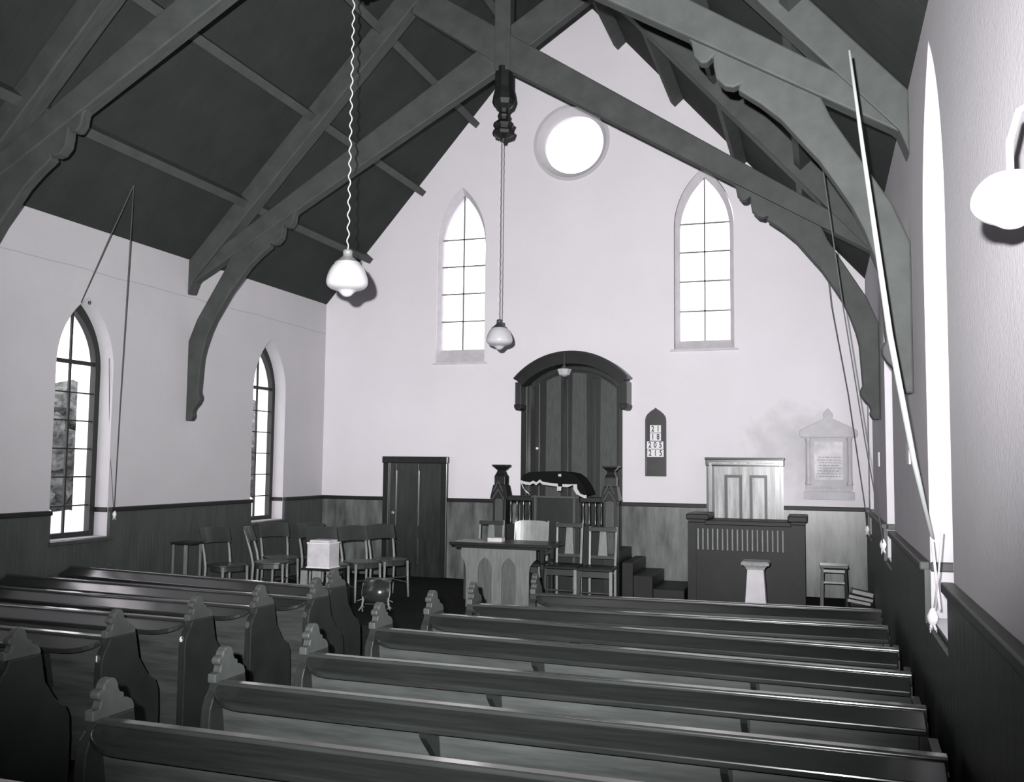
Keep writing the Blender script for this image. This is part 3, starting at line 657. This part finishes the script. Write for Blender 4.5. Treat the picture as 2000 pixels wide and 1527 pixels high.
strip(bm, [(px(x), zz(z)) for x, z in ((3.50, 1.46), (3.53, 1.40), (3.57, 1.345), (3.61, 1.325))], [(px(x), zz(z)) for x, z in ((3.515, 1.45), (3.55, 1.38), (3.60, 1.345), (3.625, 1.31))], -.135, -.118, closed=False)
obj('fringe', bm, 'fringe', c)
bm = nb(); prism(bm, [(px(3.98), zz(1.56)), (px(4.03), zz(1.56)), (px(4.03), zz(1.42)), (px(3.98), zz(1.42))], -.15, -.136); mk = tag(obj('book_marker', bm, 'velvet'), 'narrow dark bookmark with pale ends hanging down the pulpit fall', 'bookmark'); mk.location = (3.9, PY, ZP)
bm = nb(); prism(bm, [(px(3.985), zz(1.575)), (px(4.02), zz(1.575)), (px(4.02), zz(1.545)), (px(3.985), zz(1.545))], -.156, -.149); prism(bm, [(px(3.97), zz(1.425)), (px(4.025), zz(1.425)), (px(4.02), zz(1.372)), (px(3.968), zz(1.372))], -.156, -.149); obj('marker_end', bm, 'fringe', mk)
# steps at the right
t = thing('pulpit_steps', 'dark steps going down to the right of the pulpit', 'steps', (4.7, -.5, ZP))
bm = nb(); box(bm, -.02, .12, -.45, .45, 0, .42); box(bm, .12, .36, -.45, .45, 0, .27); box(bm, .36, .74, -.45, .45, 0, .12); obj('tread', bm, 'darker', t, bevel=.01)

# hooded door case behind the pulpit
def arc(x0, x1, zs, za, n=16):
    a = (x1 - x0) / 2; h = za - zs; r = (a * a + h * h) / (2 * h); cx = (x0 + x1) / 2; cz = za - r; th = math.asin(a / r)
    return [(cx + r * math.sin(-th + 2 * th * k / n), cz + r * math.cos(-th + 2 * th * k / n)) for k in range(n + 1)]
t = thing('pulpit_hood', 'tall dark arched hood with three panels on the wall behind the pulpit', 'hood', (0, 0, 0))
bm = nb(); prism(bm, [(3.12, ZP), (4.47, ZP)] + list(reversed(arc(3.12, 4.47, 2.83, 3.08))), -.03, -.001); obj('back_board', bm, 'dark', t)
bm = nb(); box(bm, 3.11, 3.20, -.12, 0, ZP, 2.86); box(bm, 4.44, 4.50, -.05, 0, ZP, 2.84); obj('side_jamb', bm, 'dark', t, bevel=.01)
def tall(x0, x1):
    A = arc(3.25, 4.46, 2.68, 2.935, 60)
    tp = [p for p in A if x0 <= p[0] <= x1]
    return [(x0, .9), (x1, .9)] + list(reversed(tp))
for a, b in ((3.44, 3.66), (3.80, 4.03), (4.19, 4.43)):
    bm = nb(); prism(bm, tall(a, b), -.042, -.03); obj('panel', bm, 'panel', t, bevel=.012)
bm = nb()
for a, b in ((3.29, 3.36), (3.70, 3.76), (4.08, 4.14)): box(bm, a, b, -.052, -.03, .9, 2.86)
strip(bm, arc(3.22, 4.46, 2.80, 3.03), arc(3.26, 4.44, 2.72, 2.96), -.055, -.03, closed=False)
obj('stile', bm, 'door', t, bevel=.01)
bm = nb()
strip(bm, arc(3.09, 4.62, 2.84, 3.185, 24), arc(3.18, 4.54, 2.74, 3.03, 24), -.34, -.02, closed=False)
hd = obj('arched_canopy', bm, 'darker', t)
bm = nb(); strip(bm, arc(3.07, 4.64, 2.845, 3.20, 24), arc(3.09, 4.62, 2.825, 3.17, 24), -.36, -.02, closed=False); obj('canopy_moulding', bm, 'dark', t)
for x in (3.09, 4.535):
    bm = nb(); box(bm, x + .001, x + .084, -.333, 0, 2.47, 2.79)
    for k in range(3): box(bm, x + .008 + k * .027, x + .022 + k * .027, -.345, -.334, 2.47, 2.78)
    q = obj('side_drop', bm, 'dark', t, bevel=.004)
    bm = nb(); prism(bm, [(x - .012, 2.49), (x + .097, 2.49), (x + .095, 2.45), (x + .07, 2.41), (x + .015, 2.41), (x - .008, 2.45)], -.35, 0); obj('drop_foot', bm, 'darker', q, bevel=.01)
bm = nb(); lathe(bm, [(0, 0), (.018, .004), (.02, .02), (.008, .03), (.008, .045)], (0, 0, 0), 12); k_ = obj('door_knob', bm, 'white', t, smooth=True); k_.location = (3.335, -.10, 1.905); k_.rotation_euler = (-PI / 2, 0, 0)

# ------------------------------------------------------------------ hymn board
t = thing('hymn_board', 'dark pointed hymn board with four rows of white number cards', 'sign', (4.945, 0, 1.546))
out = [(-.138, 0), (.138, 0), (.138, .74), (.13, .78), (.105, .82), (.06, .86), (.02, .885), (0, .905), (-.02, .885), (-.06, .86), (-.105, .82), (-.13, .78), (-.138, .74)]
bm = nb(); prism(bm, out, -.03, -.001); obj('board', bm, 'dark', t, bevel=.004)
bm = nb(); strip(bm, out, [(x * .88, .012 + z * .965) for x, z in out], -.038, -.03); obj('board_edge', bm, 'door', t)
for txt, xc, zc, wc in (('21', -.002, .622, .145), ('18', -.002, .517, .145), ('205', -.006, .410, .215), ('215', -.002, .304, .215)):
    bm = nb(); box(bm, xc - wc / 2, xc + wc / 2, -.037, -.031, zc - .049, zc + .049); cd = obj('number_card', bm, 'white', t)
    n = len(txt)
    for i, ch in enumerate(txt):
        q = numeral(ch, .105, .0022, 'ink', cd)
        q.location = (xc + (i - (n - 1) / 2) * .070, -.0385, zc); q.rotation_euler = (PI / 2, 0, 0); q.scale = (.72, 1, 1)

# ------------------------------------------------------------------ marble memorial
t = thing('wall_memorial', 'pale carved marble memorial tablet with a gabled top', 'memorial', (7.10, 0, 1.29))
bm = nb(); box(bm, -.28, .28, -.05, 0, .12, .78); obj('back_slab', bm, 'marble', t, bevel=.006)
bm = nb(); box(bm, -.30, .30, -.075, 0, .0, .10); box(bm, -.27, .27, -.06, 0, .10, .16)
for k in range(7): box(bm, -.2 + k * .055, -.175 + k * .055, -.078, -.06, .135, .165)
obj('base_shelf', bm, 'marble', t, bevel=.004)
for s in (-1, 1):
    bm = nb(); lathe(bm, [(.035, .18), (.035, .21), (.024, .23), (.022, .70), (.03, .73), (.038, .76)], (s * .245, -.07, 0), 12); obj('column', bm, 'marble', t, smooth=True)
bm = nb(); prism(bm, [(-.35, .80), (-.33, .77), (.33, .77), (.35, .80), (.34, .86), (.12, .97), (.05, 1.0), (.06, 1.06), (.03, 1.10), (.0, 1.135), (-.03, 1.10), (-.06, 1.06), (-.05, 1.0), (-.12, .97), (-.34, .86)], -.10, 0); obj('gable', bm, 'marble', t, bevel=.008)
bm = nb(); prism(bm, [(-.2, .80), (.2, .80), (0, .92)], -.108, -.10); obj('gable_panel', bm, 'marble', t)
bm = nb(); strip(bm, [(-.20, .22), (.20, .22), (.20, .74), (-.20, .74)], [(-.17, .245), (.17, .245), (.17, .715), (-.17, .715)], -.066, -.05); obj('inner_frame', bm, 'marble', t)
bm = nb(); box(bm, -.17, .17, -.056, -.05, .245, .715); ip = obj('inscription_panel', bm, 'marble2', t)
bm = nb(); random.seed(9)
for k in range(8):
    x = -.14 + random.random() * .03
    while x < .12:
        l = .02 + random.random() * .04; box(bm, x, min(x + l, .145), -.0572, -.056, .52 - k * .034, .527 - k * .034); x += l + .012
obj('lettering', bm, 'letter', ip)

# ------------------------------------------------------------------ harmonium
t = thing('harmonium', 'near-black harmonium with a row of pale upright slots in its back', 'harmonium', (6.13, -.62, ZP))
X0, X1 = -.655, .69; top = 1.04; yb = -.26
bm = nb(); box(bm, X0, X1, yb, .30, 0, .93); obj('case', bm, 'darker', t, bevel=.008)
for a_, b_, q_ in ((X0 - .02, X0 + .25, .96), (X1 - .19, X1 + .03, .955)):
    bm = nb(); box(bm, a_, b_, yb - .02, .32, q_, top - .012); obj('top_block', bm, 'darker', t, bevel=.012)
    bm = nb(); box(bm, a_ + .025, b_ - .025, yb, .3, .931, q_); obj('block_neck', bm, 'darker', t)
bm = nb(); box(bm, X0 + .2, X1 - .15, yb - .01, .3, .90, .955); obj('top_rail', bm, 'darker', t, bevel=.008)
bm = nb(); box(bm, X0 + .02, X1 - .02, yb - .018, yb, .56, .60); box(bm, X0 + .02, X1 - .02, yb - .018, yb, .86, .90); box(bm, X0, X0 + .1, yb - .021, yb, 0, .92); box(bm, X1 - .14, X1, yb - .021, yb, 0, .92); obj('frame_rail', bm, 'darker', t)
for k in range(18):
    x = X0 + .115 + k * .0575
    bm = nb(); box(bm, x, x + .015, yb - .012, yb + .002, .605, .855); obj('slat', bm, 'stand', t)

# ------------------------------------------------------------------ pedestal, stool, books, crate
t = thing('stone_pedestal', 'white tapering pedestal with a carved capital in front of the harmonium', 'pedestal', (6.345, -2.1, ZP))
def fr(bm, h0, h1, w0, w1):
    a = [bm.verts.new((sx * w0 / 2, sy * w0 / 2, h0)) for sx, sy in ((-1, -1), (1, -1), (1, 1), (-1, 1))]; b = [bm.verts.new((sx * w1 / 2, sy * w1 / 2, h1)) for sx, sy in ((-1, -1), (1, -1), (1, 1), (-1, 1))]
    bm.faces.new(list(reversed(a))); bm.faces.new(b)
    for k in range(4): bm.faces.new((a[k], a[(k + 1) % 4], b[(k + 1) % 4], b[k]))
bm = nb(); fr(bm, 0, .53, .235, .165); obj('shaft', bm, 'stone', t, bevel=.005)
bm = nb(); fr(bm, .53, .555, .19, .20); fr(bm, .555, .575, .215, .25); fr(bm, .575, .605, .285, .285); fr(bm, .605, .615, .27, .27); obj('capital', bm, 'stone2', t, bevel=.004)
t = thing('wooden_stool', 'low wooden stool with pale rungs near the right wall', 'stool', (7.13, -1.30, ZP))
for sx in (-1, 1):
    for sy in (-1, 1):
        bm = nb(); bar(bm, (sx * .135, sy * .13, 0), (sx * .12, sy * .12, .50), .028); obj('leg', bm, 'splat' if (sx < 0 and sy < 0) else 'chair_d', t, bevel=.003)
bm = nb(); box(bm, -.15, .15, -.145, .145, .50, .53); obj('seat', bm, 'chair_d', t, bevel=.006)
bm = nb(); box(bm, -.11, .11, -.132, -.112, .455, .485); box(bm, -.11, .11, -.13, -.115, .335, .355); obj('rung', bm, 'pale_wood', t)
bm = nb(); box(bm, -.12, .12, -.18, .18, 0, .14); o = tag(obj('low_crate', bm, 'darker', bevel=.006), 'low dark crate on the platform under the leaning books', 'crate'); o.location = (7.405, -1.55, ZP)
for k, (dz, ry, w_, h_, lab) in enumerate(((.165, .14, .23, .035, 'lowest of the tilted books on the low crate'), (.205, .17, .24, .035, 'middle one of the tilted books on the low crate'), (.252, .20, .21, .045, 'topmost of the tilted books on the low crate'))):
    b = thing('hymn_book', lab, 'book', (7.38 + .01 * k, -1.6 + .01 * k, ZP + dz), .1 * (k - 1), 'tilted books near the right wall')
    b.rotation_euler = (0, ry, .12 * (k - 1))
    bm = nb(); box(bm, -w_ / 2, w_ / 2, -.08, .08, .004, h_ - .004); obj('pages', bm, 'pages', b)
    bm = nb(); box(bm, -w_ / 2 - .004, w_ / 2 + .004, -.083, .083, 0, .004); box(bm, -w_ / 2 - .004, w_ / 2 + .004, -.083, .083, h_ - .004, h_); obj('cover', bm, 'cover', b)

# ------------------------------------------------------------------ hanging lamps
def pendant(label, x, y, zc, r, ztop, wavy, cm, gm, second=False):
    t = thing('pendant_lamp', label, 'lamp', (x, y, zc), 0, 'opal pendant lamps')
    s = r / .155
    pr = [(0, -.166), (.022, -.162), (.040, -.150), (.054, -.132), (.070, -.119), (.10, -.112), (.128, -.101), (.149, -.083), (.156, -.058), (.153, -.028), (.145, .002), (.131, .036), (.113, .066), (.090, .092), (.066, .110), (.05, .118)]
    bm = nb(); lathe(bm, [(a * s, b * s) for a, b in pr], n=32); g_ = obj('globe', bm, 'opal', t, smooth=True); g_.modifiers.new('round', 'SUBSURF').render_levels = 2
    bm = nb(); lathe(bm, [(a * s, b * s) for a, b in ((.098, .088), (.088, .098), (.066, .114), (.05, .130), (.036, .14), (.034, .165), (.036, .178), (.028, .19), (.01, .195))], n=20); obj('gallery', bm, gm, t, smooth=True)
    bm = nb(); L_ = ztop - zc - .19 * s; n = max(40, int(L_ / .012)); pts = []
    for k in range(n + 1):
        z = .19 * s + L_ * k / n; q = wavy * min(1, k / 5)
        pts.append((q * math.sin(k * .012 * 2 * PI / .095), q * .4 * math.cos(k * .012 * 2 * PI / .095), z))
    tube(bm, pts, .0048 if wavy > .005 else .0045, 6); obj('flex', bm, cm, t, smooth=True)  # on the farther lamp this dark line stands for the flex's shadow
    if second:
        bm = nb(); tube(bm, [(-.022, 0, .19 * s + L_ * k / 20) for k in range(21)], .0025, 5); obj('pale_flex', bm, 'cordw', t)
    return t
pendant('largest white opal lamp, hanging on a wavy pale flex at the left', 3.785, -6.42, 3.04, .150, 5.18, .009, 'flexw', 'metal')
pendant('white opal lamp on a pale flex with a modelled dark shadow line, left of the pulpit', 3.775, -3.0, 3.05, .142, 5.18, .002, 'flexshadow', 'dmetal', True)  # dark tube imitates the flex's cast shadow; the thin pale tube is the flex
t = thing('pendant_lamp', 'small bowl-shaped opal lamp under the pulpit hood', 'lamp', (3.80, -.42, 2.93))
bm = nb(); lathe(bm, [(0, -.085), (.03, -.08), (.05, -.068), (.072, -.062), (.10, .012), (.055, .03), (.03, .035)], n=8); obj('globe', bm, 'opal', t)
bm = nb(); lathe(bm, [(.03, .035), (.03, .06), (.012, .075), (.006, .235)], n=10); obj('lamp_holder', bm, 'dmetal', t)
# wall bracket lamp at the right edge
t = thing('wall_lamp', 'opal lamp on a curly pale wall bracket at the right edge', 'lamp', (7.545, -10.15, 2.30))
bm = nb(); lathe(bm, [(0, -.075), (.02, -.072), (.035, -.06), (.06, -.052), (.082, -.03), (.085, -.005), (.075, .02), (.055, .042), (.035, .052)], (-.12, 0, 0), 28); g_ = obj('globe', bm, 'opal', t, smooth=True); g_.modifiers.new('round', 'SUBSURF').render_levels = 2
bm = nb(); tube(bm, [(-.12, 0, .05), (-.12, 0, .12), (-.10, 0, .19), (-.05, 0, .22), (-.01, 0, .16), (-.02, 0, .10), (-.06, 0, .12), (-.05, 0, .16)], .008, 8); obj('bracket_arm', bm, 'flexw', t, smooth=True)
bm = nb(); prism(bm, circle(0, .16, .045, 16), -.005, .012, 'x'); obj('wall_plate', bm, 'flexw', t)

# ------------------------------------------------------------------ window pole and cords
t = thing('window_pole', 'long white pole slanting down beside the near right window', 'pole', (7.50, -7.62, 1.38))
bm = nb(); tube(bm, [(-.325, -.05, 2.35), (-.27, -.04, 1.85), (-.165, -.02, .95), (-.07, -.01, .35), (0, 0, 0)], [.007, .010, .0145, .013, .007], 14); obj('shaft', bm, 'polew', t, smooth=True)
def knot(bm, p, s):
    x, y, z = p; random.seed(3)
    lathe(bm, [(0, -.5 * s), (.16 * s, -.42 * s), (.26 * s, -.2 * s), (.3 * s, .05 * s), (.2 * s, .3 * s), (.1 * s, .5 * s), (0, .55 * s)], (x, y, z), 10)
    for k in range(9): 
        a = random.random() * 6.28; tube(bm, [(x, y, z - .2 * s), (x + .22 * s * math.cos(a), y + .22 * s * math.sin(a), z - (.5 + .4 * random.random()) * s)], .035 * s, 5)
def cord(name, label, pts, r, m, kn=None, ks=.1, group='window ropes'):
    root = thing(name, label, 'rope', pts[-1], 0, group); o = Vector(pts[-1])
    bm = nb(); tube(bm, [Vector(p) - o for p in pts], r, 6); obj('line', bm, m, root, smooth=True)
    if kn is not None:
        bm = nb(); knot(bm, Vector(kn) - o, ks); obj('knot', bm, 'white', root, smooth=True)
    return root
cord('window_rope', 'white cord from the foot of the pole to its frayed knot', [(7.50, -7.62, 1.37), (7.515, -7.63, 1.18), (7.525, -7.64, 1.05)], .006, 'white', (7.495, -7.62, 1.01), .08)
cord('window_rope', 'short pale cord hooked over the near dado cap', [(7.53, -7.75, 1.42), (7.515, -7.72, 1.22), (7.50, -7.66, 1.06)], .004, 'cordw')
cord('window_rope', 'dark slanting cord from a purlin to the top of the near left window', [(.60, -4.92, 4.40), (.35, -4.93, 3.9), (.03, -4.93, 3.25)], .006, 'cord')
cord('window_rope', 'dark cord hanging to a pale tassel right of the near left window', [(.60, -4.92, 4.40), (.40, -4.72, 3.3), (.2, -4.52, 2.2), (.045, -4.36, 1.2)], .0055, 'cord', (.05, -4.36, 1.13), .07)
cord('window_rope', 'thin cord down the reveal of the near left window', [(-.05, -4.42, 2.75), (-.02, -4.40, 1.9), (.045, -4.37, 1.18)], .003, 'cord')
cord('window_rope', 'cord falling past the far truss foot to the nearer of two right wall knots', [(7.05, -5.0, 4.02), (7.18, -4.7, 3.05), (7.35, -4.4, 1.9), (7.48, -4.05, 1.16), (7.49, -4.0, 1.03)], .005, 'cord', (7.49, -4.0, 1.06), .09)
cord('window_rope', 'thin cord crossing the end wall to the farther of two right wall knots', [(7.06, -2.2, 4.15), (7.14, -1.9, 3.4), (7.30, -1.5, 2.5), (7.47, -1.1, 1.25), (7.49, -1.05, 1.0)], .0045, 'cord', (7.49, -1.05, 1.0), .08)
bm = nb(); lathe(bm, [(0, -.02), (.014, -.015), (.014, .015), (0, .02)], (0, 0, 0), 10); o = tag(obj('cord_pulley', bm, 'dmetal'), 'small dark pulley above the point of the near left window', 'pulley'); o.location = (.012, -4.80, 3.27)
for y, z, l in ((-5.80, 1.79, 'narrow white card on the right wall between the near windows'), (-2.40, 1.775, 'narrow white card on the right wall beyond the truss foot')):
    bm = nb(); box(bm, W - .012, W - .001, y - .10, y + .10, z - .07, z + .07); tag(obj('wall_card', bm, 'white'), l, 'card', 'cards pinned to the right wall')

# ------------------------------------------------------------------ outside
bm = nb(); box(bm, -60, 60, -40, 70, -.75, -.7); o = struct('ground_outside', bm, 'ground')
def foliage():
    bm = nb(); random.seed(12)
    for k in range(330):
        x = -8.5 - random.random() * 4; y = -3 + random.random() * 28; r = .3 + random.random() * .45; z = .85 + random.random() * 2.3
        m_ = Matrix.Translation((x, y, z)) @ Matrix.Diagonal((r, r, r * .85, 1))
        r_ = bmesh.ops.create_icosphere(bm, subdivisions=2, radius=1, matrix=m_)
        for v in r_['verts']:
            d = (v.co - Vector((x, y, z))); v.co += d * (random.random() * .6 - .3)
    o = obj('foliage', bm, 'leaf'); o['kind'] = 'stuff'; tag(o, 'leafy trees seen through the left windows', 'trees')
foliage()

# ------------------------------------------------------------------ camera and light
cy, sy = math.cos(YAW), math.sin(YAW)
fw = Vector((sy * math.cos(PITCH), cy * math.cos(PITCH), math.sin(PITCH)))
rt = Vector((cy, -sy, 0)); up = rt.cross(fw)
c_, s_ = math.cos(ROLL), math.sin(ROLL)
r2 = rt * c_ + up * s_; u2 = -rt * s_ + up * c_
cam = bpy.data.cameras.new('camera'); co = bpy.data.objects.new('camera', cam); C.objects.link(co)
co.matrix_world = Matrix(((r2.x, u2.x, -fw.x, CAM.x), (r2.y, u2.y, -fw.y, CAM.y), (r2.z, u2.z, -fw.z, CAM.z), (0, 0, 0, 1)))
cam.sensor_fit = 'HORIZONTAL'; cam.sensor_width = 36.0; cam.lens = 36.0 * FPX / 2000.0; cam.clip_start = .05; cam.clip_end = 200
scn.camera = co

# photographer's flash bulb, held a little above and left of the lens
fl = bpy.data.lights.new('flash', 'SPOT'); fo = bpy.data.objects.new('flash', fl); C.objects.link(fo)
fl.energy = 6000; fl.spot_size = math.radians(80); fl.spot_blend = 1.0; fl.shadow_soft_size = .02; fl.color = (1.0, .985, 1.0)
fpos = CAM - r2 * .12 + u2 * .14 - fw * .10
aim = Vector((2.7, 0.0, 4.9))
fo.location = fpos; fo.rotation_euler = (aim - fpos).to_track_quat('-Z', 'Y').to_euler()
# added low sunlight outside, aimed along the walls to whiten the outer window reveals
sn = bpy.data.lights.new('added_sun', 'SUN'); so = bpy.data.objects.new('added_sun', sn); C.objects.link(so)
sn.energy = 4.0; sn.angle = .02; so.rotation_euler = Vector((.26, .87, -.42)).to_track_quat('-Z', 'Y').to_euler()
wd = bpy.data.worlds.new('sky'); scn.world = wd; wd.use_nodes = True
bg = wd.node_tree.nodes['Background']; bg.inputs[0].default_value = (1.0, .965, 1.0, 1); bg.inputs[1].default_value = 3.8
scn.view_settings.view_transform = 'Standard'; scn.view_settings.look = 'None'; scn.view_settings.exposure = 0.0; scn.view_settings.gamma = 1.0
scn.view_settings.use_curve_mapping = False
scn.cycles.max_bounces = 8; scn.cycles.diffuse_bounces = 4; scn.cycles.sample_clamp_indirect = 6.0
